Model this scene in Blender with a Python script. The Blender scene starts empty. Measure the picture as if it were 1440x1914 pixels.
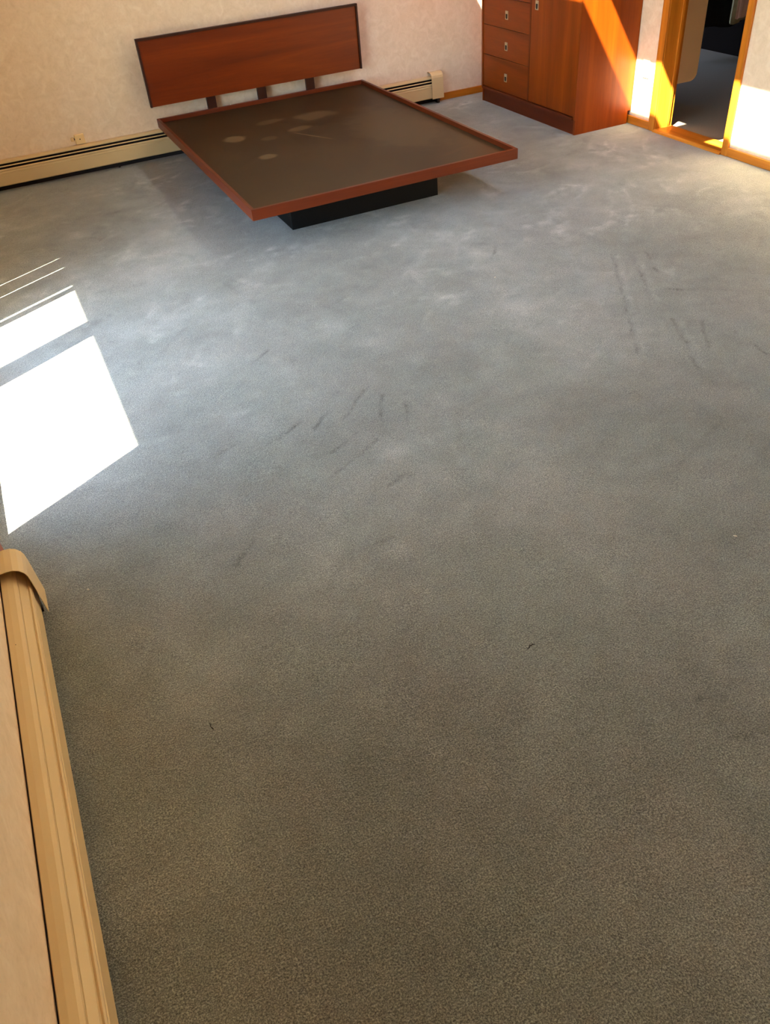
import bpy, bmesh, math, random
import numpy as np
from mathutils import Vector, Matrix

random.seed(7)
rng = np.random.default_rng(11)
S = bpy.context.scene
COL = S.collection
PI = math.pi

# ------------------------------------------------------------------ camera
FWD = Vector((0.28042631, 0.71253808, -0.64315672))
RGT = Vector((0.90313872, -0.42281122, -0.07464003))
UPV = Vector((0.32511774, 0.5599287, 0.76208812))
cd = bpy.data.cameras.new('camera')
cam = bpy.data.objects.new('camera', cd)
COL.objects.link(cam)
cd.sensor_fit = 'HORIZONTAL'
cd.sensor_width = 36.0
cd.lens = 36.0 * 1510.58 / 1440.0
cd.clip_start = 0.02
m = Matrix((RGT, UPV, -FWD)).transposed().to_4x4()
m.translation = Vector((0, 0, 1.75))
cam.matrix_world = m
S.camera = cam

# ------------------------------------------------------------------ world, sun, exposure
SUN_AZ = math.radians(30.5)          # travel direction, measured from +x towards +y
SUN_T = 1.50                         # drop per metre travelled along x
sun_dir = Vector((1.0, math.tan(SUN_AZ), -SUN_T)).normalized()
SUN_ELEV = math.asin(-sun_dir.z)
W = bpy.data.worlds.new('world')
S.world = W
W.use_nodes = True
wn = W.node_tree.nodes
wl = W.node_tree.links
bg = wn['Background']
sky = wn.new('ShaderNodeTexSky')
sky.sky_type = 'NISHITA'
sky.sun_disc = False
sky.sun_elevation = SUN_ELEV
sky.sun_rotation = math.atan2(-sun_dir.x, -sun_dir.y)
sky.air_density = 1.0
sky.dust_density = 0.6
sky.ozone_density = 2.0
wl.new(sky.outputs[0], bg.inputs[0])
bg.inputs[1].default_value = 1.9
sd = bpy.data.lights.new('sun', 'SUN')
sd.energy = 72.0
sd.angle = math.radians(0.53)
sd.color = (1.0, 0.90, 0.74)
sun = bpy.data.objects.new('sun', sd)
COL.objects.link(sun)
sun.rotation_euler = sun_dir.to_track_quat('-Z', 'Y').to_euler()
sun.location = (-6, -4, 9)
S.view_settings.view_transform = 'Standard'
S.view_settings.look = 'None'
S.view_settings.gamma = 1.0
S.view_settings.exposure = 0.42
S.view_settings.use_curve_mapping = False
S.cycles.use_denoising = True
S.cycles.max_bounces = 12
S.cycles.diffuse_bounces = 8
S.cycles.sample_clamp_indirect = 8.0


# ------------------------------------------------------------------ materials
def lin(c):
    return tuple(((v / 255) / 12.92 if v / 255 <= 0.04045 else ((v / 255 + 0.055) / 1.055) ** 2.4) for v in c) + (1.0,)


class NT:
    def __init__(self, name):
        self.m = bpy.data.materials.new(name)
        self.m.use_nodes = True
        self.t = self.m.node_tree
        self.b = self.t.nodes['Principled BSDF']

    def n(self, kind, **kw):
        x = self.t.nodes.new(kind)
        for k, v in kw.items():
            if k.startswith('i_'):
                x.inputs[k[2:].replace('_', ' ')].default_value = v
            else:
                setattr(x, k, v)
        return x

    def l(self, a, b):
        self.t.links.new(a, b)

    def ramp(self, fac, stops):
        r = self.n('ShaderNodeValToRGB')
        e = r.color_ramp.elements
        e[0].position, e[0].color = stops[0]
        e[1].position, e[1].color = stops[-1]
        for p, c in stops[1:-1]:
            q = e.new(p)
            q.color = c
        self.l(fac, r.inputs[0])
        return r

    def bump(self, h, strength, dist=0.01, normal=None):
        b = self.n('ShaderNodeBump')
        b.inputs['Strength'].default_value = strength
        b.inputs['Distance'].default_value = dist
        self.l(h, b.inputs['Height'])
        if normal is not None:
            self.l(normal, b.inputs['Normal'])
        self.l(b.outputs[0], self.b.inputs['Normal'])
        return b


def plain(name, c, rough=0.5, metal=0.0, noise=0.06, scale=30, spec=0.5):
    k = NT(name)
    tc = k.n('ShaderNodeTexCoord')
    nz = k.n('ShaderNodeTexNoise')
    nz.inputs['Scale'].default_value = scale
    nz.inputs['Detail'].default_value = 4
    k.l(tc.outputs['Object'], nz.inputs['Vector'])
    c = lin(c)
    a = tuple(v * (1 - noise) for v in c[:3]) + (1,)
    b = tuple(min(1, v * (1 + noise)) for v in c[:3]) + (1,)
    r = k.ramp(nz.outputs[0], [(0.3, a), (0.7, b)])
    k.l(r.outputs[0], k.b.inputs['Base Color'])
    k.b.inputs['Roughness'].default_value = rough
    k.b.inputs['Metallic'].default_value = metal
    k.b.inputs['Specular IOR Level'].default_value = spec
    return k.m


def wood(name, dark, mid, light, axis, rough=0.35, fine=1.0, rings=1.0):
    """Grain that runs along the given axis of the object."""
    k = NT(name)
    tc = k.n('ShaderNodeTexCoord')
    mp = k.n('ShaderNodeMapping')
    sc = [14.0, 14.0, 14.0]
    sc['xyz'.index(axis)] = 0.9
    mp.inputs['Scale'].default_value = sc
    k.l(tc.outputs['Object'], mp.inputs[0])
    n1 = k.n('ShaderNodeTexNoise')
    n1.inputs['Scale'].default_value = 0.5 * rings
    n1.inputs['Detail'].default_value = 5
    n1.inputs['Distortion'].default_value = 0.8
    k.l(mp.outputs[0], n1.inputs[0])
    n2 = k.n('ShaderNodeTexNoise')
    n2.inputs['Scale'].default_value = 7.0 * fine
    n2.inputs['Detail'].default_value = 6
    n2.inputs['Roughness'].default_value = 0.65
    k.l(mp.outputs[0], n2.inputs[0])
    r1 = k.ramp(n1.outputs[0], [(0.28, lin(dark)), (0.5, lin(mid)), (0.72, lin(light))])
    r2 = k.ramp(n2.outputs[0], [(0.3, (0.72, 0.70, 0.68, 1)), (0.62, (1, 1, 1, 1))])
    mx = k.n('ShaderNodeMix', data_type='RGBA', blend_type='MULTIPLY')
    mx.inputs[0].default_value = 0.55
    k.l(r1.outputs[0], mx.inputs[6])
    k.l(r2.outputs[0], mx.inputs[7])
    k.l(mx.outputs[2], k.b.inputs['Base Color'])
    k.b.inputs['Roughness'].default_value = rough
    k.b.inputs['Specular IOR Level'].default_value = 0.28
    k.bump(n2.outputs[0], 0.06, 0.002)
    return k.m


TEAK = ((98, 33, 2), (119, 44, 3), (142, 60, 7))
LTEAK = ((110, 42, 2), (134, 56, 3), (156, 71, 6))
M = {}
for ax in 'xyz':
    M['teak_' + ax] = wood('teak_' + ax, *TEAK, ax, 0.36)
    M['wteak_' + ax] = wood('light_teak_' + ax, *LTEAK, ax, 0.36)
    M['rosy_' + ax] = wood('edge_teak_' + ax, (86, 32, 10), (105, 41, 13), (122, 52, 19), ax, 0.4)
    M['dark_' + ax] = wood('dark_teak_' + ax, (46, 18, 8), (58, 24, 11), (72, 32, 16), ax, 0.45)
    M['casing_' + ax] = wood('brown_casing_' + ax, (140, 66, 26), (160, 80, 34), (176, 94, 44), ax, 0.4)
    M['pine_' + ax] = wood('pine_' + ax, (176, 98, 22), (204, 122, 34), (220, 144, 52), ax, 0.35, rings=1.6)
M['black'] = plain('black_plinth_paint', (9, 8, 8), 0.6, spec=0.2)
M['cream'] = plain('cream_enamel', (216, 186, 136), 0.42, noise=0.02, scale=5)
M['dark_gap'] = plain('heater_interior', (34, 22, 20), 0.8)  # dark tone painted for shade in the slots and under the cover
M['fin'] = plain('aluminium_fins', (120, 116, 110), 0.4, 0.7)
M['ivory'] = plain('ivory_plastic', (240, 204, 142), 0.4, noise=0.01)
M['white_plastic'] = plain('white_plastic', (228, 214, 192), 0.4, noise=0.01)
M['slot'] = plain('socket_slots', (40, 32, 28), 0.7)
M['nickel'] = plain('nickel_pull', (205, 185, 150), 0.45, 0.55, 0.05)
M['recess'] = plain('pull_recess', (22, 10, 10), 0.7)  # near-black fill painted as the shade inside the pull opening
M['ceiling'] = plain('ceiling_paint', (236, 226, 208), 0.9, noise=0.02)
M['laminate'] = plain('tan_laminate', (244, 208, 150), 0.45, noise=0.02, scale=6)
M['dark_cloth'] = plain('black_cloth', (16, 16, 15), 0.95, noise=0.3)
M['pink_cloth'] = plain('pale_pink_cloth', (240, 205, 185), 0.95, noise=0.05)
M['grey_cloth'] = plain('grey_green_cloth', (165, 160, 128), 0.95, noise=0.12)
M['maroon_cloth'] = plain('maroon_cloth', (70, 28, 26), 0.95, noise=0.12)
M['rod'] = plain('closet_rod_metal', (150, 150, 150), 0.3, 0.9)
M['slat'] = plain('blind_vinyl', (232, 226, 212), 0.5, noise=0.02)
M['thread'] = plain('dark_thread', (30, 24, 16), 0.9)
M['lint'] = plain('pale_lint', (232, 222, 200), 0.9)
M['deck_out'] = plain('outdoor_deck', (92, 98, 100), 0.8, noise=0.15, scale=4)
M['eave'] = plain('eave_paint', (190, 182, 168), 0.8)
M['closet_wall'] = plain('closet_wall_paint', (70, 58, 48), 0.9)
M['closet_dark'] = plain('dark_brown_closet_wall', (14, 7, 5), 0.9, spec=0.1)  # near-black colour paints the closet's unlit depth onto its end wall


M['closet_carpet'] = plain('closet_carpet', (148, 132, 114), 1.0, noise=0.12, scale=180, spec=0.05)


def striped():
    k = NT('striped_knit')
    tc = k.n('ShaderNodeTexCoord')
    wv = k.n('ShaderNodeTexWave', bands_direction='Z')
    wv.inputs['Scale'].default_value = 9.0
    wv.inputs['Distortion'].default_value = 0.6
    k.l(tc.outputs['Object'], wv.inputs[0])
    r = k.ramp(wv.outputs[0], [(0.55, lin((40, 32, 26))), (0.8, lin((200, 190, 160)))])
    k.l(r.outputs[0], k.b.inputs['Base Color'])
    k.b.inputs['Roughness'].default_value = 0.95
    return k.m


M['stripe'] = striped()


def wallpaper():
    k = NT('wallpaper')
    tc = k.n('ShaderNodeTexCoord')
    a = k.n('ShaderNodeTexNoise')
    a.inputs['Scale'].default_value = 16
    a.inputs['Detail'].default_value = 5
    a.inputs['Distortion'].default_value = 1.2
    k.l(tc.outputs['Object'], a.inputs[0])
    b = k.n('ShaderNodeTexNoise')
    b.inputs['Scale'].default_value = 90
    b.inputs['Detail'].default_value = 3
    k.l(tc.outputs['Object'], b.inputs[0])
    r = k.ramp(a.outputs[0], [(0.3, lin((228, 202, 170))), (0.55, lin((235, 210, 180))), (0.72, lin((240, 218, 190)))])
    r2 = k.ramp(b.outputs[0], [(0.33, (0.95, 0.94, 0.92, 1)), (0.5, (1, 1, 1, 1))])
    mx = k.n('ShaderNodeMix', data_type='RGBA', blend_type='MULTIPLY')
    mx.inputs[0].default_value = 0.8
    k.l(r.outputs[0], mx.inputs[6])
    k.l(r2.outputs[0], mx.inputs[7])
    k.l(mx.outputs[2], k.b.inputs['Base Color'])
    k.b.inputs['Roughness'].default_value = 0.7
    k.b.inputs['Specular IOR Level'].default_value = 0.3
    k.bump(b.outputs[0], 0.15, 0.002)
    return k.m


M['wallpaper'] = wallpaper()


def carpet():
    k = NT('carpet')
    tc = k.n('ShaderNodeTexCoord')
    at = k.n('ShaderNodeAttribute', attribute_name='nap')
    # tufts
    f = k.n('ShaderNodeTexNoise')
    f.inputs['Scale'].default_value = 250
    f.inputs['Detail'].default_value = 3
    f.inputs['Roughness'].default_value = 0.8
    k.l(tc.outputs['Object'], f.inputs[0])
    g = k.n('ShaderNodeTexNoise')
    g.inputs['Scale'].default_value = 75
    g.inputs['Detail'].default_value = 3
    g.inputs['Distortion'].default_value = 1.0
    k.l(tc.outputs['Object'], g.inputs[0])
    base = k.ramp(at.outputs['Fac'], [(0.0, lin((84, 83, 73))), (0.5, lin((130, 130, 118))), (1.0, lin((176, 175, 162)))])
    rf = k.ramp(f.outputs[0], [(0.34, (0.22, 0.21, 0.20, 1)), (0.5, (0.92, 0.92, 0.91, 1)), (0.64, (2.15, 2.11, 2.0, 1))])
    rg = k.ramp(g.outputs[0], [(0.3, (0.84, 0.84, 0.83, 1)), (0.7, (1.14, 1.14, 1.14, 1))])
    m1 = k.n('ShaderNodeMix', data_type='RGBA', blend_type='MULTIPLY')
    m1.inputs[0].default_value = 1.0
    k.l(base.outputs[0], m1.inputs[6])
    k.l(rf.outputs[0], m1.inputs[7])
    m2 = k.n('ShaderNodeMix', data_type='RGBA', blend_type='MULTIPLY')
    m2.inputs[0].default_value = 1.0
    k.l(m1.outputs[2], m2.inputs[6])
    k.l(rg.outputs[0], m2.inputs[7])
    hu = k.n('ShaderNodeTexNoise')
    hu.inputs['Scale'].default_value = 2.6
    hu.inputs['Detail'].default_value = 4
    k.l(tc.outputs['Object'], hu.inputs[0])
    rh = k.ramp(hu.outputs[0], [(0.36, (0.975, 1.005, 0.99, 1)), (0.5, (1.0, 1.0, 1.0, 1)), (0.64, (1.03, 0.99, 0.985, 1))])
    m3 = k.n('ShaderNodeMix', data_type='RGBA', blend_type='MULTIPLY')
    m3.inputs[0].default_value = 1.0
    k.l(m2.outputs[2], m3.inputs[6])
    k.l(rh.outputs[0], m3.inputs[7])
    k.l(m3.outputs[2], k.b.inputs['Base Color'])
    k.b.inputs['Roughness'].default_value = 0.95
    k.b.inputs['Specular IOR Level'].default_value = 0.15
    mr = k.n('ShaderNodeMapRange')
    mr.inputs['To Min'].default_value = 0.30
    mr.inputs['To Max'].default_value = 0.75
    k.l(at.outputs['Fac'], mr.inputs[0])
    k.l(mr.outputs[0], k.b.inputs['Sheen Weight'])
    k.b.inputs['Sheen Roughness'].default_value = 0.5
    b1 = k.bump(g.outputs[0], 0.35, 0.01)
    k.bump(f.outputs[0], 0.8, 0.006, b1.outputs[0])
    return k.m


M['carpet'] = carpet()


def deck_mat():
    k = NT('brown_deck_board')
    tc = k.n('ShaderNodeTexCoord')
    a = k.n('ShaderNodeTexNoise')
    a.inputs['Scale'].default_value = 2.2
    a.inputs['Detail'].default_value = 6
    k.l(tc.outputs['Object'], a.inputs[0])
    cur = k.ramp(a.outputs[0], [(0.3, lin((48, 31, 10))), (0.7, lin((61, 41, 15)))]).outputs[0]
    nz = k.n('ShaderNodeTexNoise')
    nz.inputs['Scale'].default_value = 9
    nz.inputs['Detail'].default_value = 5
    k.l(tc.outputs['Object'], nz.inputs[0])
    for (x, y, rx, ry, rot, s, c) in STAINS:
        mp = k.n('ShaderNodeMapping', vector_type='TEXTURE')
        mp.inputs['Location'].default_value = (x, y, 0)
        mp.inputs['Rotation'].default_value = (0, 0, rot)
        mp.inputs['Scale'].default_value = (rx, ry, 1)
        k.l(tc.outputs['Object'], mp.inputs[0])
        sx = k.n('ShaderNodeVectorMath', operation='MULTIPLY')
        sx.inputs[1].default_value = (1, 1, 0)
        k.l(mp.outputs[0], sx.inputs[0])
        ln = k.n('ShaderNodeVectorMath', operation='LENGTH')
        k.l(sx.outputs[0], ln.inputs[0])
        ad = k.n('ShaderNodeMath', operation='MULTIPLY_ADD')
        k.l(nz.outputs[0], ad.inputs[0])
        ad.inputs[1].default_value = 0.9
        k.l(ln.outputs['Value'], ad.inputs[2])
        mr = k.n('ShaderNodeMapRange')
        mr.inputs['From Min'].default_value = 1.45
        mr.inputs['From Max'].default_value = 1.15
        mr.inputs['To Max'].default_value = s
        k.l(ad.outputs[0], mr.inputs[0])
        mx = k.n('ShaderNodeMix', data_type='RGBA')
        k.l(mr.outputs[0], mx.inputs[0])
        k.l(cur, mx.inputs[6])
        mx.inputs[7].default_value = lin(c)
        cur = mx.outputs[2]
    k.l(cur, k.b.inputs['Base Color'])
    k.b.inputs['Roughness'].default_value = 0.48
    k.b.inputs['Specular IOR Level'].default_value = 0.3
    return k.m


PALE = (142, 118, 80)
STAINS = [(1.404, 5.628, 0.095, 0.085, 0, 0.45, PALE), (1.461, 5.106, 0.07, 0.06, 0.3, 0.4, PALE),
          (2.055, 5.807, 0.16, 0.13, 0, 0.28, PALE), (1.845, 5.566, 0.10, 0.06, 0.2, 0.25, PALE),
          (1.60, 5.48, 0.07, 0.05, 0.2, 0.22, PALE), (1.74, 5.87, 0.12, 0.06, 0.1, 0.25, PALE),
          (1.86, 5.33, 0.20, 0.008, -1.1, 0.4, PALE), (2.43, 4.46, 0.13, 0.025, 0.35, 0.5, (70, 46, 20)),
          (2.37, 5.2, 0.3, 0.6, 0, 0.12, PALE)]
M['deck'] = deck_mat()


def glass():
    k = NT('window_glass')
    t = k.t
    tr = k.n('ShaderNodeBsdfTransparent')
    tr.inputs[0].default_value = (0.94, 0.97, 0.96, 1)
    gl = k.n('ShaderNodeBsdfGlossy')
    gl.inputs['Roughness'].default_value = 0.02
    lw = k.n('ShaderNodeLayerWeight')
    lw.inputs['Blend'].default_value = 0.5
    pw = k.n('ShaderNodeMath', operation='POWER')
    pw.inputs[1].default_value = 5.0
    k.l(lw.outputs['Facing'], pw.inputs[0])
    ma = k.n('ShaderNodeMath', operation='MULTIPLY_ADD')
    ma.inputs[1].default_value = 0.9
    ma.inputs[2].default_value = 0.04
    k.l(pw.outputs[0], ma.inputs[0])
    mx = k.n('ShaderNodeMixShader')
    k.l(ma.outputs[0], mx.inputs[0])
    k.l(tr.outputs[0], mx.inputs[1])
    k.l(gl.outputs[0], mx.inputs[2])
    k.l(mx.outputs[0], t.nodes['Material Output'].inputs[0])
    return k.m


M['glass'] = glass()


# ------------------------------------------------------------------ mesh helpers
def box(bm, x0, x1, y0, y1, z0, z1):
    v = [bm.verts.new(p) for p in ((x0, y0, z0), (x1, y0, z0), (x1, y1, z0), (x0, y1, z0),
                                   (x0, y0, z1), (x1, y0, z1), (x1, y1, z1), (x0, y1, z1))]
    for f in ((3, 2, 1, 0), (4, 5, 6, 7), (0, 1, 5, 4), (1, 2, 6, 5), (2, 3, 7, 6), (3, 0, 4, 7)):
        bm.faces.new([v[i] for i in f])
    return v


def prism(bm, poly, fn, a0, a1):
    """poly: (u, v) outline; fn(u, v, a) -> point; extruded from a0 to a1."""
    A = [bm.verts.new(fn(u, v, a0)) for u, v in poly]
    B = [bm.verts.new(fn(u, v, a1)) for u, v in poly]
    n = len(poly)
    bm.faces.new(A)
    bm.faces.new(list(reversed(B)))
    for i in range(n):
        j = (i + 1) % n
        bm.faces.new((A[i], B[i], B[j], A[j]))


def tube(bm, pts, r, seg=6):
    rings = []
    for i, p in enumerate(pts):
        p = Vector(p)
        a = Vector(pts[max(0, i - 1)])
        b = Vector(pts[min(len(pts) - 1, i + 1)])
        d = (b - a).normalized()
        s = d.cross(Vector((0, 0, 1)))
        s = s.normalized() if s.length > 1e-3 else Vector((1, 0, 0))
        t = d.cross(s)
        rr = r[i] if isinstance(r, (list, tuple)) else r
        rings.append([bm.verts.new(p + (s * math.cos(q) + t * math.sin(q)) * rr)
                      for q in [2 * PI * k / seg for k in range(seg)]])
    for A, B in zip(rings, rings[1:]):
        for k in range(seg):
            bm.faces.new((A[k], A[(k + 1) % seg], B[(k + 1) % seg], B[k]))
    bm.faces.new(rings[0])
    bm.faces.new(list(reversed(rings[-1])))


def link(name, bm, mat, parent=None, bevel=0.0, origin=None, smooth=False, cat=None, label=None, kind=None, group=None):
    bmesh.ops.recalc_face_normals(bm, faces=bm.faces)
    if bevel:
        bmesh.ops.bevel(bm, geom=list(bm.edges), offset=bevel, segments=2, affect='EDGES', profile=0.5, clamp_overlap=True)
    me = bpy.data.meshes.new(name)
    o = bpy.data.objects.new(name, me)
    COL.objects.link(o)
    pl = Vector((0, 0, 0))
    if parent is not None:
        o.parent = parent
        pl = parent['_w']
        pl = Vector(pl)
    if origin is None:
        c = [v.co for v in bm.verts]
        lo = Vector((min(p.x for p in c), min(p.y for p in c), min(p.z for p in c)))
        hi = Vector((max(p.x for p in c), max(p.y for p in c), max(p.z for p in c)))
        origin = Vector(((lo.x + hi.x) / 2, (lo.y + hi.y) / 2, lo.z))
    origin = Vector(origin)
    bmesh.ops.translate(bm, verts=bm.verts, vec=-origin)
    bm.to_mesh(me)
    bm.free()
    me.materials.append(mat)
    if smooth:
        for p in me.polygons:
            p.use_smooth = True
    o.location = origin - pl
    o['_w'] = tuple(origin)
    if cat:
        o['category'] = cat
    if label:
        o['label'] = label
    if kind:
        o['kind'] = kind
    if group:
        o['group'] = group
    return o


def thing(name, loc, label, cat, group=None):
    o = bpy.data.objects.new(name, None)
    COL.objects.link(o)
    o.empty_display_size = 0.1
    o.location = loc
    o['_w'] = tuple(loc)
    o['label'] = label
    o['category'] = cat
    if group:
        o['group'] = group
    return o


def bx(name, dims, mat, parent=None, bevel=0.0, **kw):
    bm = bmesh.new()
    box(bm, *dims)
    return link(name, bm, mat, parent, bevel, **kw)


def multi(name, dims, mat, parent=None, bevel=0.0, **kw):
    bm = bmesh.new()
    for d in dims:
        box(bm, *d)
    return link(name, bm, mat, parent, bevel, **kw)


# ------------------------------------------------------------------ room
XL, XR, YB, YF, H = -0.415, 4.165, -1.7, 6.524, 2.44
ST = dict(kind='structure')
# carpet: a fine grid whose pile direction (nap) is stored per vertex
step = 0.0125
xs = np.arange(-0.60, 4.165 + 1e-6, step)
ys = np.arange(0.2, YF + 1e-6, step)
GX, GY = np.meshgrid(xs, ys)


def smooth_noise(sx, sy, seed, octaves=3):
    r = np.random.default_rng(seed)
    out = np.zeros_like(GX)
    amp = 1.0
    for o in range(octaves):
        nx = int((xs[-1] - xs[0]) / sx * 2 ** o) + 3
        ny = int((ys[-1] - ys[0]) / sy * 2 ** o) + 3
        g = r.random((ny, nx))
        u = (GX - xs[0]) / sx * 2 ** o
        v = (GY - ys[0]) / sy * 2 ** o
        i = np.clip(u.astype(int), 0, nx - 2)
        j = np.clip(v.astype(int), 0, ny - 2)
        fu = u - i
        fv = v - j
        fu = fu * fu * (3 - 2 * fu)
        fv = fv * fv * (3 - 2 * fv)
        out += amp * ((g[j, i] * (1 - fu) + g[j, i + 1] * fu) * (1 - fv) + (g[j + 1, i] * (1 - fu) + g[j + 1, i + 1] * fu) * fv - 0.5)
        amp *= 0.55
    return out


nap = 0.47 + 0.26 * smooth_noise(0.9, 0.9, 3) + 0.13 * smooth_noise(0.28, 0.28, 4, 3) + 0.10 * smooth_noise(0.06, 0.06, 14, 2)
zz = 0.0012 * smooth_noise(0.12, 0.12, 5, 2)


def window_idx(x0, x1, y0, y1):
    i0 = max(0, int((x0 - xs[0]) / step))
    i1 = min(len(xs), int((x1 - xs[0]) / step) + 2)
    j0 = max(0, int((y0 - ys[0]) / step))
    j1 = min(len(ys), int((y1 - ys[0]) / step) + 2)
    return slice(j0, j1), slice(i0, i1)


# sweeping foot and vacuum marks: crescents where the pile lies the other way
RAG = np.clip(0.62 + 1.5 * smooth_noise(0.045, 0.045, 21, 2), 0, 1.5)
for n in range(850):
    cx, cy = rng.uniform(-0.4, 4.1), rng.uniform(1.3, 6.4)
    far = min(1.0, max(0.0, (cy - 1.8) / 2.2))
    L = rng.uniform(0.05, 0.24) * (0.7 + 0.6 * far)
    wd = L * rng.uniform(0.10, 0.42)
    th = rng.normal(0.45, 0.85)
    curv = rng.normal(0, 2.2)
    amp = (rng.uniform(0.05, 0.26) if rng.random() < 0.62 else -rng.uniform(0.04, 0.15)) * (0.10 + 0.90 * far)
    sl = window_idx(cx - 1.6 * L, cx + 1.6 * L, cy - 1.6 * L, cy + 1.6 * L)
    X = GX[sl] - cx
    Y = GY[sl] - cy
    u = X * math.cos(th) + Y * math.sin(th)
    v = -X * math.sin(th) + Y * math.cos(th) - curv * u * u
    e = np.exp(-(u / L) ** 2 * 2.2)
    prof = np.where(v > 0, np.exp(-(v / (wd * 0.28)) ** 2), np.exp(-(v / wd) ** 2))
    nap[sl] += amp * e * prof * RAG[sl]

CREASE_DARK = [[(1.052, 2.725), (0.954, 2.627), (0.868, 2.535)], [(1.065, 2.615), (1.019, 2.531), (0.981, 2.444)], [(1.158, 2.581), (1.112, 2.483), (1.067, 2.378)], [(0.832, 2.615), (0.669, 2.474)], [(0.711, 2.6), (0.592, 2.54)], [(0.922, 2.341), (0.786, 2.265), (0.669, 2.212)], [(0.868, 2.419), (0.738, 2.347)], [(0.942, 2.083), (0.884, 2.085), (0.833, 2.062)], [(0.321, 2.023), (0.238, 1.937)], [(0.446, 2.596), (0.337, 2.549)], [(2.653, 3.21), (2.326, 2.672), (2.122, 2.339)], [(2.735, 3.177), (2.612, 2.925), (2.478, 2.7)], [(2.808, 3.142), (2.665, 2.852)], [(2.437, 2.505), (2.345, 2.304), (2.239, 2.11)], [(2.528, 2.414), (2.392, 2.219)], [(2.61, 2.747), (2.849, 2.571)], [(2.619, 2.541), (2.716, 2.495)], [(2.578, 2.264), (2.548, 2.039)], [(2.222, 3.646), (2.116, 3.507)], [(0.829, 0.915), (0.909, 0.893), (1.0, 0.863)], [(1.077, 0.876), (1.147, 0.857), (1.21, 0.832)], [(1.138, 0.736), (1.233, 0.712)], [(0.847, 3.276), (0.679, 3.155)]]
CREASE_LIGHT = [[(3.205, 3.981), (3.061, 3.725), (2.852, 3.51)], [(3.302, 3.964), (3.169, 3.695), (2.955, 3.482)], [(2.652, 3.186), (2.331, 2.656), (2.128, 2.325)], [(2.74, 3.157), (2.624, 2.917), (2.49, 2.692)], [(2.444, 2.488), (2.357, 2.296), (2.252, 2.102)], [(0.832, 0.92), (1.005, 0.869)]]
PATCHES = [((0.934, 2.234), 0.048), ((0.716, 1.758), 0.045), ((1.32, 2.8), 0.059), ((1.222, 3.032), 0.071), ((1.379, 3.442), 0.088), ((1.116, 3.284), 0.075), ((0.15, 5.714), 0.077), ((0.222, 5.277), 0.058), ((0.68, 4.945), 0.084), ((3.348, 4.434), 0.092), ((1.685, 3.236), 0.086), ((2.123, 3.629), 0.104), ((1.937, 2.965), 0.051), ((0.627, 5.654), 0.077)]


def stroke(pts, wid, amp, dz, seed=0):
    global nap, zz
    r = np.random.default_rng(seed)
    for (ax, ay), (bx_, by_) in zip(pts, pts[1:]):
        sl = window_idx(min(ax, bx_) - 0.1, max(ax, bx_) + 0.1, min(ay, by_) - 0.1, max(ay, by_) + 0.1)
        X = GX[sl] - ax
        Y = GY[sl] - ay
        dx, dy = bx_ - ax, by_ - ay
        L = math.hypot(dx, dy)
        t = np.clip((X * dx + Y * dy) / L / L, 0, 1)
        wob = 0.003 * np.sin(t * L * 31 + seed) + 0.0015 * np.sin(t * L * 90 + 2 * seed)
        d = np.hypot(X - t * dx + wob * dy / L, Y - t * dy - wob * dx / L)
        fade = 0.75 + 0.25 * np.sin(t * L * 23 + 1.7 * seed)
        e = np.exp(-(d / wid) ** 2) * fade * RAG[sl]
        nap[sl] += amp * e
        zz[sl] += dz * e


for i, c in enumerate(CREASE_DARK):
    stroke(c, 0.0065, -0.36, -0.0014, i)
for i, c in enumerate(CREASE_LIGHT):
    c2 = c if i < 2 else [(a + 0.016, b - 0.008) for a, b in c]
    stroke(c2, 0.011, 0.17, 0.0003, i + 40)
for i in range(40):                       # faint parallel vacuum lines fanning out from the door side
    a = rng.uniform(0, 1)
    x0, y0 = rng.uniform(0.3, 3.9), rng.uniform(1.6, 3.6)
    th = rng.normal(0.85, 0.3)
    l = rng.uniform(0.1, 0.35)
    stroke([(x0, y0), (x0 + l * math.cos(th), y0 + l * math.sin(th))], 0.010, rng.choice([-0.12, 0.10]), -0.0004, 100 + i)
for (px, py), r in PATCHES:
    d = np.hypot((GX - px) / 1.15, GY - py) / r
    nap += 0.15 * np.exp(-(d + 0.6 * smooth_noise(0.07, 0.07, int(px * 1000), 2)) ** 2)
nap = np.clip(nap, 0, 1)
ny, nx = GX.shape
co = np.stack([GX, GY, zz], -1).reshape(-1, 3).astype(np.float32)
idx = np.arange(nx * ny).reshape(ny, nx)
quads = np.stack([idx[:-1, :-1], idx[:-1, 1:], idx[1:, 1:], idx[1:, :-1]], -1).reshape(-1, 4).astype(np.int32)
me = bpy.data.meshes.new('floor')
me.vertices.add(len(co))
me.vertices.foreach_set('co', co.ravel())
me.loops.add(quads.size)
me.loops.foreach_set('vertex_index', quads.ravel())
me.polygons.add(len(quads))
me.polygons.foreach_set('loop_start', np.arange(0, quads.size, 4, dtype=np.int32))
me.update(calc_edges=True)
at = me.attributes.new('nap', 'FLOAT', 'POINT')
at.data.foreach_set('value', nap.reshape(-1).astype(np.float32))
me.polygons.foreach_set('use_smooth', np.ones(len(quads), dtype=bool))
me.materials.append(M['carpet'])
fl = bpy.data.objects.new('floor', me)
COL.objects.link(fl)
fl['kind'] = 'structure'
fl['label'] = 'blue-grey cut pile carpet with vacuum and foot marks'


def flat_carpet(name, x0, x1, y0, y1, label):
    bm = bmesh.new()
    box(bm, x0, x1, y0, y1, -0.06, 0.0)
    o = link(name, bm, M['closet_carpet'] if 'closet' in name else M['carpet'], origin=(0, 0, 0), **ST)
    a = o.data.attributes.new('nap', 'FLOAT', 'POINT')
    for d in a.data:
        d.value = 0.28
    o['label'] = label
    return o


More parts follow.
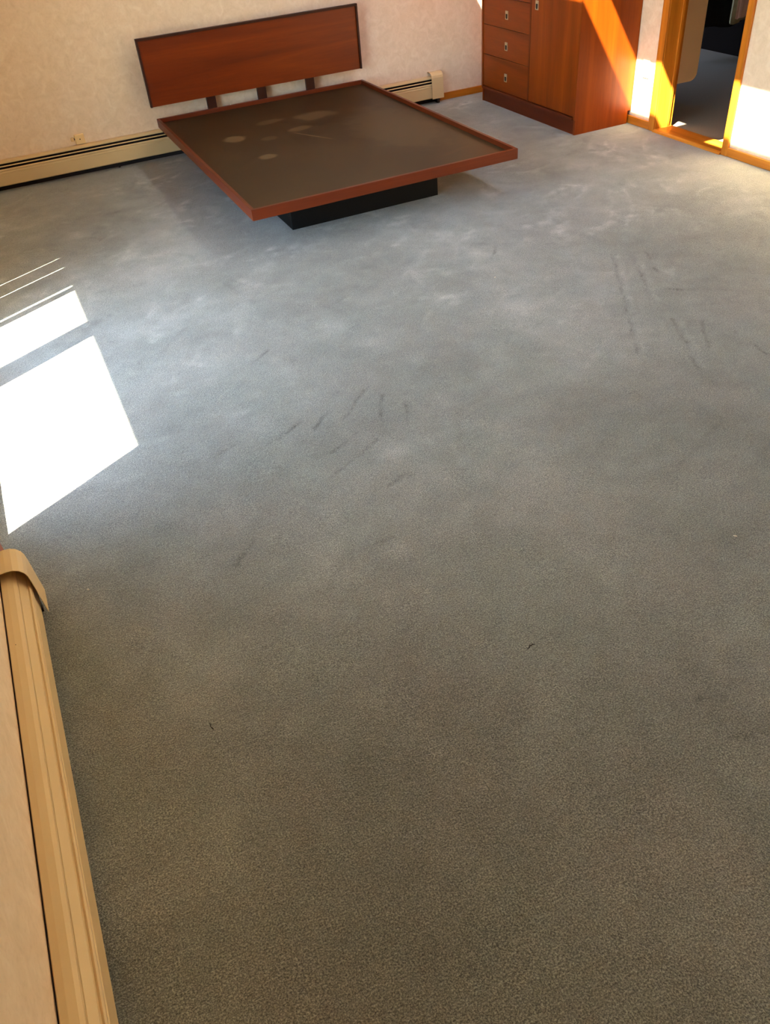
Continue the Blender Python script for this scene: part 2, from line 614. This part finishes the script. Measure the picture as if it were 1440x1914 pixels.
flat_carpet('floor_back', -0.60, 4.165, YB, 0.2, 'carpet behind the camera')
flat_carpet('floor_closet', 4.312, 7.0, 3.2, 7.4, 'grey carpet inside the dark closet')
bx('floor_slab', (-0.60, 7.0, YB, 7.4, -0.20, -0.07), M['deck_out'], **ST)

# far wall
bx('wall_far', (-0.62, 4.30, YF, YF + 0.12, -0.05, H), M['wallpaper'], **ST)
bx('wall_back', (-0.62, 4.30, YB - 0.12, YB, -0.05, H), M['wallpaper'], **ST)
# left wall with the glass door opening
DY0, DY1, DH = 2.19, 4.95, 2.06
XO = -0.60
multi('wall_left', [(XO, XL, YB, DY0, -0.05, H), (XO, XL, DY1, YF, -0.05, H), (XO, XL, DY0, DY1, DH, H)], M['wallpaper'], **ST)
# right wall with the closet doorway
CY0, CY1, CH = 4.075, 4.728, 2.03
J = 0.018      # jamb lining thickness
multi('wall_right', [(XR, 4.285, YB, CY0 - J, -0.05, H), (XR, 4.285, CY1 + J, YF, -0.05, H), (XR, 4.285, CY0 - J, CY1 + J, CH + J, H)], M['wallpaper'], **ST)

# ceiling with two skylight shafts
SX0, SX1, SH = 2.376, 2.803, 0.30
SA = (3.64, 5.95)
SB = (0.3, 3.34)  # unseen near end lengthened to add warm bounce light to the room
cb = [(-0.62, SX0, YB, YF + 0.1, H, H + SH), (SX1, 4.30, YB, YF + 0.1, H, H + SH),
      (SX0, SX1, YB, SB[0], H, H + SH), (SX0, SX1, SB[1], SA[0], H, H + SH), (SX0, SX1, SA[1], YF + 0.1, H, H + SH)]
multi('ceiling', cb, M['ceiling'], **ST)
for nm, (a, b) in (('window_2', SA), ('window_3', SB)):
    w = bx(nm, (SX0 - 0.04, SX1 + 0.04, a - 0.04, b + 0.04, H + SH + 0.035, H + SH + 0.041), M['glass'],
           label='skylight pane over the ceiling shaft', **ST)
    multi('frame', [(SX0 - 0.05, SX0, a - 0.05, b + 0.05, H + SH, H + SH + 0.035), (SX1, SX1 + 0.05, a - 0.05, b + 0.05, H + SH, H + SH + 0.035),
                    (SX0, SX1, a - 0.05, a, H + SH, H + SH + 0.035), (SX0, SX1, b, b + 0.05, H + SH, H + SH + 0.035)], M['eave'], w)

# closet shell
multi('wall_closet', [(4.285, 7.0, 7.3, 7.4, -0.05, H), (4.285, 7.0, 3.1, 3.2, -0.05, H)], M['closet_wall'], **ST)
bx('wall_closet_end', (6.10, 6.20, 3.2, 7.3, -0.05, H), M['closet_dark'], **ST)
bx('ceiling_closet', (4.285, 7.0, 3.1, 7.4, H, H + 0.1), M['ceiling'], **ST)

# baseboards and door trims
bx('baseboard_far', (3.41, 4.15, YF - 0.014, YF, 0, 0.052), M['pine_x'], bevel=0.003, **ST)
bx('baseboard_right', (4.150, XR, YB, CY0 - 0.052, 0, 0.052), M['pine_y'], bevel=0.003, **ST)
bx('baseboard_corner', (4.150, XR, CY1 + 0.062, YF - 0.014, 0, 0.052), M['pine_y'], bevel=0.003, **ST)
bx('baseboard_back', (XL, XR, YB, YB + 0.014, 0, 0.052), M['pine_x'], bevel=0.003, **ST)
dt = bx('door_1', (4.148, XR, CY1 + 0.002, CY1 + 0.062, 0, CH + 0.06), M['pine_z'], bevel=0.003, label='orange pine frame of the closet doorway', **ST)
bx('casing', (4.148, XR, CY0 - 0.052, CY0 - 0.002, 0, CH + 0.06), M['pine_z'], dt, bevel=0.003)
bx('casing', (4.148, XR, CY0 - 0.002, CY1 + 0.002, CH + 0.002, CH + 0.06), M['pine_y'], dt, bevel=0.003)
bx('jamb', (4.160, 4.292, CY1, CY1 + J, 0, CH), M['pine_z'], dt, bevel=0.002)
bx('jamb', (4.160, 4.292, CY0 - J, CY0, 0, CH), M['pine_z'], dt, bevel=0.002)
bx('jamb', (4.160, 4.292, CY0 - J, CY1 + J, CH, CH + J), M['pine_y'], dt, bevel=0.002)
bx('door_stop', (4.255, 4.275, CY1 - 0.010, CY1, 0, CH), M['pine_z'], dt, bevel=0.002)
bx('inner_casing', (4.292, 4.306, CY1 + 0.003, CY1 + 0.06, 0, CH + 0.05), M['pine_z'], dt, bevel=0.002)
bx('inner_casing', (4.292, 4.306, CY0 - 0.06, CY0 - 0.003, 0, CH + 0.05), M['pine_z'], dt, bevel=0.002)
th = bmesh.new()
prism(th, [(4.138, 0.0), (4.142, 0.010), (4.155, 0.017), (4.30, 0.017), (4.312, 0.004), (4.312, 0.0)],
      lambda u, v, a: (u, a, v), CY0, CY1)
link('threshold', th, M['pine_y'], dt)

# sliding glass door in the left wall (its sun patch lies on the carpet)
PX = -0.50
dr = multi('door_2', [(XO, XL + 0.0, DY0 - 0.0, DY0 + 0.02, 0, DH), (XO, XL, DY1 - 0.02, DY1, 0, DH), (XO, XL, DY0 + 0.02, DY1 - 0.02, DH - 0.02, DH)],
           M['rosy_z'], label='wooden frame of the sliding glass patio door', **ST)
multi('casing', [(XL, XL + 0.016, 2.115, DY0 + 0.005, 0.0, DH + 0.06), (XL, XL + 0.016, DY1 - 0.005, DY1 + 0.07, 0, DH + 0.06),
                 (XL, XL + 0.016, DY0 + 0.005, DY1 - 0.005, DH - 0.005, DH + 0.06)], M['casing_z'], dr)
for (a, b, s0, s1, xo) in ((DY0 + 0.02, 3.63, 0.215, 0.13, 0.0), (3.50, DY1 - 0.02, 0.13, 0.10, -0.045)):
    x0, x1 = PX - 0.02 + xo, PX + 0.018 + xo
    sh = multi('door_panel', [(x0, x1, a, a + s0, 0.02, DH - 0.02), (x0, x1, b - s1, b, 0.02, DH - 0.02),
                              (x0, x1, a + s0, b - s1, 0.02, 0.10), (x0, x1, a + s0, b - s1, DH - 0.11, DH - 0.02)], M['rosy_z'], dr)
    bx('pane', (PX - 0.003 + xo, PX + 0.003 + xo, a + s0, b - s1, 0.10, DH - 0.11), M['glass'], sh)
bx('sill', (XO, -0.475, DY0 + 0.02, DY1 - 0.02, -0.01, 0.004), M['eave'], dr)

# vertical blind slats gathered at the far end of the glass door
vb = thing('vertical_blind', (-0.44, 4.5, 0), 'off-white vertical blind gathered at the far end of the patio door', 'blind')
slots = [(4.121, 4.181), (4.203, 4.290), (4.287, 4.380), (4.377, 4.4835), (4.4877, 4.5575), (4.5602, 4.645), (4.6472, 4.735), (4.732, 4.825), (4.822, 4.925)]
for i, (a, b) in enumerate(slots):
    dx = 0.004 * (i % 2)
    bx('slat', (-0.445 + dx, -0.442 + dx, a, b, 0.025, 1.99), M['slat'], vb)
bx('head_rail', (-0.46, -0.425, 2.25, 4.93, 1.99, 2.035), M['slat'], vb)

# outside: deck and the roof overhang that shades the top of the door
bx('terrace', (-8.0, XO, -8, 14, -0.35, -0.12), M['deck_out'], cat='terrace', label='pale grey terrace outside the patio door')
bx('roof_eave', (-1.58, -0.62, -3, 9, 2.50, 2.72), M['eave'], cat='eave', label='painted roof overhang outside above the patio door')


# ------------------------------------------------------------------ baseboard heaters
def sheet(name, prof, th_, fn, a0, a1, mat, parent, smooth=False):
    """A bent metal sheet: open profile thickened by th_."""
    pts = [Vector(p) for p in prof]
    off = []
    for i, p in enumerate(pts):
        a = pts[max(0, i - 1)]
        b = pts[min(len(pts) - 1, i + 1)]
        d = (b - a).normalized()
        off.append(p + Vector((d.y, -d.x)) * -th_)
    poly = [tuple(p) for p in pts] + [tuple(p) for p in reversed(off)]
    bm = bmesh.new()
    prism(bm, poly, fn, a0, a1)
    return link(name, bm, mat, parent)


def heater(fn, a0, a1, cap_at, label, damper_open, loc):
    t = thing('baseboard_heater', loc, label, 'heater')
    inner = lambda a: a + math.copysign(0.02, a - (a0 + a1) / 2)
    lo, hi = min(a0, a1), max(a0, a1)
    bm = bmesh.new()
    prism(bm, [(0.0, 0.0), (0.004, 0.0), (0.004, 0.192), (0.0, 0.192)], fn, lo, hi)  # dark panel drawn down to the floor as shadow under the heater
    link('back_panel', bm, M['dark_gap'], t)
    bm = bmesh.new()
    prism(bm, [(0.012, 0.055), (0.052, 0.055), (0.052, 0.118), (0.012, 0.118)], fn, lo, hi)
    link('heating_element', bm, M['dark_gap'], t)
    # hood
    sheet('hood', [(0.004, 0.192), (0.006, 0.197), (0.020, 0.197), (0.036, 0.194), (0.043, 0.187), (0.0435, 0.180)], 0.0016, fn, lo, hi, M['cream'], t)
    # damper blade
    if damper_open:
        sheet('damper', [(0.050, 0.1665), (0.0565, 0.1650), (0.0585, 0.1625)], 0.0020, fn, lo, hi, M['cream'], t)
    else:
        sheet('damper', [(0.030, 0.176), (0.0425, 0.1765), (0.0455, 0.1765), (0.0600, 0.1575), (0.0615, 0.1500)], 0.0016, fn, lo, hi, M['cream'], t)
    # front cover with two rolled beads at the top
    sheet('front_cover', [(0.0640, 0.145), (0.0640, 0.149), (0.0672, 0.150), (0.0700, 0.147), (0.0702, 0.142), (0.0674, 0.138),
                          (0.0674, 0.133), (0.0702, 0.129), (0.0700, 0.124), (0.0682, 0.120), (0.0675, 0.048), (0.064, 0.043), (0.050, 0.042)],
          0.0014, fn, lo, hi, M['cream'], t)
    # end cap
    s = 1 if cap_at > (a0 + a1) / 2 else -1
    c0, c1 = cap_at - s * 0.105, cap_at
    arc = [(0.000, 0.222), (0.012, 0.228), (0.030, 0.230), (0.048, 0.228), (0.062, 0.220), (0.072, 0.207), (0.077, 0.192),
           (0.079, 0.170), (0.082, 0.100), (0.085, 0.040)]
    cap = sheet('end_cap', arc, 0.0016, fn, min(c0, c1), max(c0, c1), M['cream'], t)
    bm = bmesh.new()
    inn = [(u * 0.985, v - 0.001) for u, v in arc] + [(0.0, 0.040)]
    prism(bm, inn, fn, min(c1 - s * 0.003, c1 - s * 0.001), max(c1 - s * 0.003, c1 - s * 0.001))
    link('end_plate', bm, M['cream'], cap)
    # bracket feet under the cover
    for k in range(int((hi - lo) / 1.1) + 1):
        a = lo + 0.03 + k * 1.1
        if a + 0.02 > hi:
            break
        bm = bmesh.new()
        prism(bm, [(0.004, 0.0), (0.030, 0.0), (0.030, 0.040), (0.004, 0.055)], fn, a, a + 0.012)
        link('bracket', bm, M['dark_gap'], t)
    a = cap_at - s * 0.03
    bm = bmesh.new()
    prism(bm, [(0.02, 0.0), (0.066, 0.0), (0.066, 0.042), (0.02, 0.042)], fn, min(a, a - s * 0.02), max(a, a - s * 0.02))
    link('bracket', bm, M['dark_gap'], t)
    return t


heater(lambda d, z, a: (a, YF - 0.001 - d, z), XL + 0.01, 3.405, 3.41,
       'long cream baseboard heater running behind the bed along the far wall', True, (1.5, YF - 0.03, 0))
ht = heater(lambda d, z, a: (XL + 0.001 + d, a, z), YB + 0.05, 2.085, 2.09,
            'cream baseboard heater on the left wall in the foreground', False, (XL + 0.03, 0.5, 0))
bm = bmesh.new()
bmesh.ops.create_cone(bm, segments=8, radius1=0.0016, radius2=0.001, depth=0.0012, cap_ends=True)
bmesh.ops.translate(bm, verts=bm.verts, vec=(XL + 0.022, 1.72, 0.1983))
link('screw', bm, M['slot'], ht, label='tiny dark screw on the hood')

# ------------------------------------------------------------------ platform bed
BX0, BX1, BY0, BY1 = 1.064, 2.690, 4.182, 6.420
bed = thing('platform_bed', ((BX0 + BX1) / 2, (BY0 + BY1) / 2, 0),
            'low teak platform bed without mattress, brown deck, black plinth, slab headboard', 'bed')
T, ZT, ZB, ZD = 0.020, 0.289, 0.231, 0.262


def mitred(pts, z0, z1, name, mat):
    bm = bmesh.new()
    prism(bm, pts, lambda u, v, a: (u, v, a), z0, z1)
    return link(name, bm, mat, bed, bevel=0.0018)


g = 0.0004
mitred([(BX0 + g, BY0), (BX1 - g, BY0), (BX1 - T, BY0 + T), (BX0 + T, BY0 + T)], ZB, ZT, 'rail', M['rosy_x'])
mitred([(BX0, BY0 + g), (BX0 + T, BY0 + T + g), (BX0 + T, BY1 - T - g), (BX0, BY1 - g)], ZB, ZT, 'rail', M['rosy_y'])
mitred([(BX1, BY0 + g), (BX1 - T, BY0 + T + g), (BX1 - T, BY1 - T - g), (BX1, BY1 - g)], ZB, ZT, 'rail', M['rosy_y'])
mitred([(BX0 + g, BY1), (BX1 - g, BY1), (BX1 - T, BY1 - T), (BX0 + T, BY1 - T)], ZB, ZT, 'rail', M['rosy_x'])
bx('deck', (BX0 + T, BX1 - T, BY0 + T, BY1 - T, ZB + 0.004, ZD), M['deck'], bed, origin=(0, 0, 0))
plinth = bx('plinth', (1.379, 2.342, 4.533, 6.20, 0.0, ZB + 0.004), M['black'], bed, bevel=0.003)
hx0, hx1, hz0, hz1, hy = 1.041, 2.687, 0.369, 0.797, 6.392
hb = bx('headboard', (hx0 + 0.012, hx1 - 0.012, hy + 0.014, hy + 0.028, hz0, hz1 - 0.008), M['teak_x'], bed, bevel=0.001)
bm = bmesh.new()
box(bm, hx0, hx1, hy, hy + 0.030, hz1 - 0.015, hz1)
link('top_strip', bm, M['dark_x'], hb, bevel=0.0015, label='darker raised strip along the top edge')
for a in (hx0, hx1 - 0.014):
    bx('side_strip', (a, a + 0.014, hy, hy + 0.030, hz0, hz1 - 0.015), M['dark_z'], hb, bevel=0.0015, label='darker raised strip at the side')
for xc in (1.487, 1.876, 2.262):
    bx('post', (xc - 0.034, xc + 0.034, BY1 + 0.001, BY1 + 0.024, ZB - 0.01, 0.70), M['dark_z'], bed, bevel=0.002)
bm = bmesh.new()
bmesh.ops.create_icosphere(bm, subdivisions=1, radius=0.004)
bmesh.ops.translate(bm, verts=bm.verts, vec=(1.62, BY1 - 0.008, ZT + 0.003))
link('lint_speck', bm, M['lint'], cat='lint', label='tiny white speck on the back rail of the bed')

# ------------------------------------------------------------------ wardrobe
WX, WB, WY0, WY1, WT = 3.676, 4.162, 5.006, 6.285, 1.62
wd = thing('wardrobe', ((WX + WB) / 2, (WY0 + WY1) / 2, 0),
           'teak wardrobe chest with drawers on its left and a tall door on its right', 'wardrobe')
bm = bmesh.new()
# near side panel runs to the floor, notched at the back for the baseboard
prism(bm, [(WX + 0.008, 0.0), (4.134, 0.0), (4.134, 0.085), (WB, 0.085), (WB, WT), (WX, WT), (WX, 0.100), (WX + 0.008, 0.100)],
      lambda u, v, a: (u, a, v), WY0, WY0 + 0.020)
link('side_panel', bm, M['wteak_z'], wd, bevel=0.001)
bm = bmesh.new()
prism(bm, [(WX + 0.008, 0.0), (4.134, 0.0), (4.134, 0.085), (WB, 0.085), (WB, WT), (WX, WT), (WX, 0.100), (WX + 0.008, 0.100)],
      lambda u, v, a: (u, a, v), WY1 - 0.020, WY1)
link('side_panel', bm, M['wteak_z'], wd, bevel=0.001)
bx('top', (WX, WB, WY0 + 0.0, WY1, WT, WT + 0.022), M['wteak_y'], wd, bevel=0.002)
bx('back_panel', (WB - 0.010, WB - 0.002, WY0 + 0.02, WY1 - 0.02, 0.11, WT), M['wteak_z'], wd)
bx('bottom_rail', (WX - 0.009, WB - 0.010, WY0 + 0.020, WY1 - 0.020, 0.098, 0.114), M['rosy_y'], wd, bevel=0.0015)
bx('plinth', (WX + 0.012, WX + 0.030, WY0 + 0.020, WY1 - 0.020, 0.0, 0.098), M['rosy_y'], wd)
DV = 5.612
bx('divider', (WX + 0.003, WB - 0.010, DV - 0.008, DV + 0.008, 0.114, WT), M['rosy_z'], wd)


def pull(y, z, parent):
    """Small nickel plate with a shield-shaped opening; recessed dark cup behind it."""
    h, w = 0.056, 0.034
    bm = bmesh.new()
    xf, xb = WX - 0.0005, WX + 0.004
    shield = []
    for k in range(13):
        q = PI + PI * k / 12
        shield.append((0.0122 * math.cos(q), -0.010 + 0.014 * math.sin(q)))
    shield = [(-0.0122, 0.009)] + shield + [(0.0122, 0.009)]
    # plate ring: outer rectangle to the shield outline
    n = len(shield)
    outer = []
    for (u, v) in shield:
        t = 1e9
        if abs(u) > 1e-6:
            t = min(t, (w / 2) / abs(u))
        if abs(v + 0.003) > 1e-6:
            t = min(t, (h / 2 - 0.003) / abs(v + 0.003))
        outer.append((u * t, -0.003 + (v + 0.003) * t))
    outer[0] = (-w / 2, h / 2)
    outer[-1] = (w / 2, h / 2)
    k1 = min(range(n), key=lambda i: (outer[i][0] + w / 2) ** 2 + (outer[i][1] + h / 2) ** 2)
    k2 = min(range(n), key=lambda i: (outer[i][0] - w / 2) ** 2 + (outer[i][1] + h / 2) ** 2)
    outer[k1] = (-w / 2, -h / 2)
    outer[k2] = (w / 2, -h / 2)
    A = [bm.verts.new((xf, y - u, z + v)) for u, v in shield]
    B = [bm.verts.new((xf, y - u, z + v)) for u, v in outer]
    C = [bm.verts.new((xb, y - u, z + v)) for u, v in shield]
    D = [bm.verts.new((xb, y - u, z + v)) for u, v in outer]
    for i in range(n):
        j = (i + 1) % n
        bm.faces.new((A[i], A[j], B[j], B[i]))
        bm.faces.new((A[i], A[j], C[j], C[i]))
        bm.faces.new((B[i], B[j], D[j], D[i]))
    p = link('pull', bm, M['nickel'], parent, label='nickel flush pull with a dark shield-shaped opening')
    return p, shield


def front(name, y0, y1, z0, z1, py, pz, mat):
    f = bx(name, (WX + 0.004, WX + 0.021, y0, y1, z0, z1), mat, wd, bevel=0.0015)
    if py is not None:
        p, shield = pull(py, pz, f)
        bm = bmesh.new()
        prism(bm, [(u * 1.0, v * 1.0) for u, v in shield], lambda u, v, a: (a, py - u, pz + v), WX - 0.0002, WX + 0.0045)
        link('pull_recess', bm, M['recess'], f)


zs = [0.117, 0.345, 0.550, 0.745, 0.940, 1.135, WT - 0.004]
for i in range(6):
    z0, z1 = zs[i] + 0.0015, zs[i + 1] - 0.0015
    pz = (0.222, 0.436, 0.640, 0.84, 1.03, 1.36)[i]
    front('drawer', DV + 0.010, WY1 - 0.022, z0, z1, 5.925, pz, M['wteak_y'])
front('door', WY0 + 0.022, DV - 0.010, zs[0] + 0.0015, WT - 0.006, 5.532, 0.742, M['wteak_z'])

# ------------------------------------------------------------------ closet contents
gy = 4.90
gb = []
R = 0.055
for k in range(9):
    q = -PI / 2 + PI / 2 * k / 8
    gb.append((4.628 - R + R * math.cos(q), 0.224 + R + R * math.sin(q)))
poly = [(4.312, 0.224)] + gb + [(4.628, 2.0), (4.312, 2.0)]
sp = thing('closet_shelving', (4.46, gy, 0.224), 'tan laminate shelving panel with a rounded lower corner, just inside the closet doorway', 'shelving')
bm = bmesh.new()
prism(bm, poly, lambda u, v, a: (u, a, v), gy, gy + 0.018)
link('upright_panel', bm, M['laminate'], sp, bevel=0.001)
bm = bmesh.new()
prism(bm, poly, lambda u, v, a: (u, a, v), gy + 0.7, gy + 0.718)
link('upright_panel', bm, M['laminate'], sp, bevel=0.001)
bx('shelf', (4.312, 4.62, gy + 0.018, gy + 0.70, 1.15, 1.168), M['laminate'], sp)
bx('shelf', (4.312, 4.62, gy + 0.018, gy + 0.70, 1.80, 1.818), M['laminate'], sp)

rod = thing('clothes_rod', (6.0, 5.6, 1.70), 'metal hanging rod across the back of the closet', 'rod')
bm = bmesh.new()
tube(bm, [(5.72, 3.22, 1.70), (5.72, 7.28, 1.70)], 0.014, 10)
link('pole', bm, M['rod'], rod)


def garment(name, y0, y1, x, zb, mat, label, cat, th_=0.03, folds=4, amp=0.012, slant=0.0, seed=0, sleeve=False, half=0.22):
    """Hanging clothes seen edge-on and front-on: a folded hollow cloth with shoulders."""
    t = thing(name, (x, (y0 + y1) / 2, zb), label, cat, 'clothes hanging in the dark closet')
    bm = bmesh.new()
    r = random.Random(seed)
    n, mz = 28, 14
    rows = []
    cy = (y0 + y1) / 2
    hw = (y1 - y0) / 2
    for k in range(mz + 1):
        f = k / mz
        z = zb + (1.62 - zb) * f
        sh = 1.0 if f < 0.9 else 1.0 - 0.6 * ((f - 0.9) / 0.1) ** 1.5
        ring = []
        for i in range(n):
            q = 2 * PI * i / n
            wob = 1 + 0.10 * math.sin(folds * q + seed + 2 * f) * (1 - 0.6 * f)
            yy = cy + hw * math.cos(q) * sh * wob
            xx = x + half * 0.5 * math.sin(q) * sh * wob + amp * math.sin(3 * folds * q)
            ring.append(bm.verts.new((xx, yy, z + (slant * (math.sin(q)) if k == 0 else 0) + (0.006 * math.sin(5 * q + seed) if k == 0 else 0))))
        rows.append(ring)
    for A, B in zip(rows, rows[1:]):
        for i in range(n):
            bm.faces.new((A[i], A[(i + 1) % n], B[(i + 1) % n], B[i]))
    bm.faces.new(rows[-1])
    link('cloth', bm, mat, t, smooth=True)
    bm = bmesh.new()
    tube(bm, [(x, cy, 1.60), (x, cy, 1.68), (x + 0.012, cy, 1.712), (x, cy, 1.722), (x - 0.014, cy, 1.708)], 0.002, 5)
    link('hanger_hook', bm, M['rod'], t)
    return t


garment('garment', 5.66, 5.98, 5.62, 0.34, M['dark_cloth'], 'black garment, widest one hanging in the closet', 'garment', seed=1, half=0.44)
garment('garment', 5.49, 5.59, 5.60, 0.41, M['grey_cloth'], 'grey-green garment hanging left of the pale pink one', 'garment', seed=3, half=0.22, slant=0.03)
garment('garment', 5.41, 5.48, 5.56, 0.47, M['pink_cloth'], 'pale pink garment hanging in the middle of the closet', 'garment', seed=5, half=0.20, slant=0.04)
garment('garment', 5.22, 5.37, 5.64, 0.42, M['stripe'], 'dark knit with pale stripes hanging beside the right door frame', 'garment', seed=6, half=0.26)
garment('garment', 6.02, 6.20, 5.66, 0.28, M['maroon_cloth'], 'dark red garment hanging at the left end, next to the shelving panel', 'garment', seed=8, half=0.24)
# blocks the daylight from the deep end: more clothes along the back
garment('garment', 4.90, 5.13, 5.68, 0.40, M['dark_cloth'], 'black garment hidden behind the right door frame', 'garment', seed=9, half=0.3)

# ------------------------------------------------------------------ small fittings
jk = thing('phone_jack', (0.513, YF, 0.235), 'small square ivory phone jack on the far wall above the heater', 'socket')
bx('housing', (0.480, 0.546, YF - 0.026, YF, 0.203, 0.266), M['ivory'], jk, bevel=0.003)
bx('jack_plug', (0.452, 0.474, YF - 0.020, YF - 0.004, 0.226, 0.252), M['ivory'], jk, bevel=0.004)
bx('plug_neck', (0.474, 0.482, YF - 0.016, YF - 0.008, 0.233, 0.245), M['slot'], jk)
bm = bmesh.new()
bmesh.ops.create_cone(bm, segments=12, radius1=0.004, radius2=0.004, depth=0.003, cap_ends=True, matrix=Matrix.Rotation(PI / 2, 4, 'X'))
bmesh.ops.translate(bm, verts=bm.verts, vec=(0.514, YF - 0.0265, 0.236))
link('screw', bm, M['slot'], jk)

ol = thing('wall_outlet', (XR, 4.895, 0.37), 'white double power outlet on the right wall between wardrobe and doorway', 'outlet')
bx('cover_plate', (XR - 0.006, XR, 4.860, 4.930, 0.312, 0.428), M['white_plastic'], ol, bevel=0.002)
for zc in (0.349, 0.391):
    s = bx('socket', (XR - 0.009, XR - 0.004, 4.878, 4.912, zc - 0.0145, zc + 0.0145), M['white_plastic'], ol, bevel=0.002)
    for dy in (-0.006, 0.006):
        bx('slot', (XR - 0.0095, XR - 0.0085, 4.895 + dy - 0.0012, 4.895 + dy + 0.0012, zc - 0.002, zc + 0.007), M['slot'], s)
    bx('slot', (XR - 0.0095, XR - 0.0085, 4.893, 4.897, zc - 0.010, zc - 0.006), M['slot'], s)

# ------------------------------------------------------------------ bits on the carpet


def scrap(name, pts, r, mat, label, cat):
    bm = bmesh.new()
    tube(bm, pts, r, 6)
    return link(name, bm, mat, cat=cat, label=label, smooth=True)


Z = 0.004
scrap('thread', [(0.855, 1.207, Z), (0.862, 1.209, Z + 0.001), (0.866, 1.213, Z + 0.002), (0.8665, 1.2165, Z), (0.8695, 1.212, Z), (0.876, 1.214, Z + 0.001), (0.882, 1.211, Z)],
      [0.0009, 0.0019, 0.0012, 0.0011, 0.0019, 0.0015, 0.0008], M['thread'], 'dark curled thread on the carpet, largest dark speck right of the centre', 'thread')
scrap('thread', [(-0.001, 1.392, Z), (-0.001, 1.385, Z), (-0.002, 1.379, Z), (0.001, 1.372, Z), (0.003, 1.367, Z)], [0.0007, 0.0015, 0.001, 0.0017, 0.0008], M['thread'],
      'short dark thread on the carpet right of the left wall heater', 'thread')
scrap('lint', [(1.653, 1.287, Z), (1.654, 1.283, Z + 0.001), (1.658, 1.279, Z + 0.001), (1.661, 1.279, Z)], [0.001, 0.0022, 0.002, 0.001], M['lint'],
      'pale curved scrap of lint on the carpet near the right edge of the picture', 'lint')
scrap('lint', [(2.006, 3.305, Z), (2.013, 3.303, Z + 0.001), (2.018, 3.306, Z)], [0.001, 0.003, 0.001], M['lint'],
      'small white lint fleck on the carpet in front of the bed corner', 'lint')
scrap('lint', [(-0.213, 2.066, Z), (-0.209, 2.062, Z + 0.001), (-0.206, 2.064, Z)], [0.001, 0.003, 0.001], M['lint'],
      'tiny pale lint fleck on the carpet beside the heater end cap', 'lint')

for o in bpy.data.objects:
    if '_w' in o:
        del o['_w']
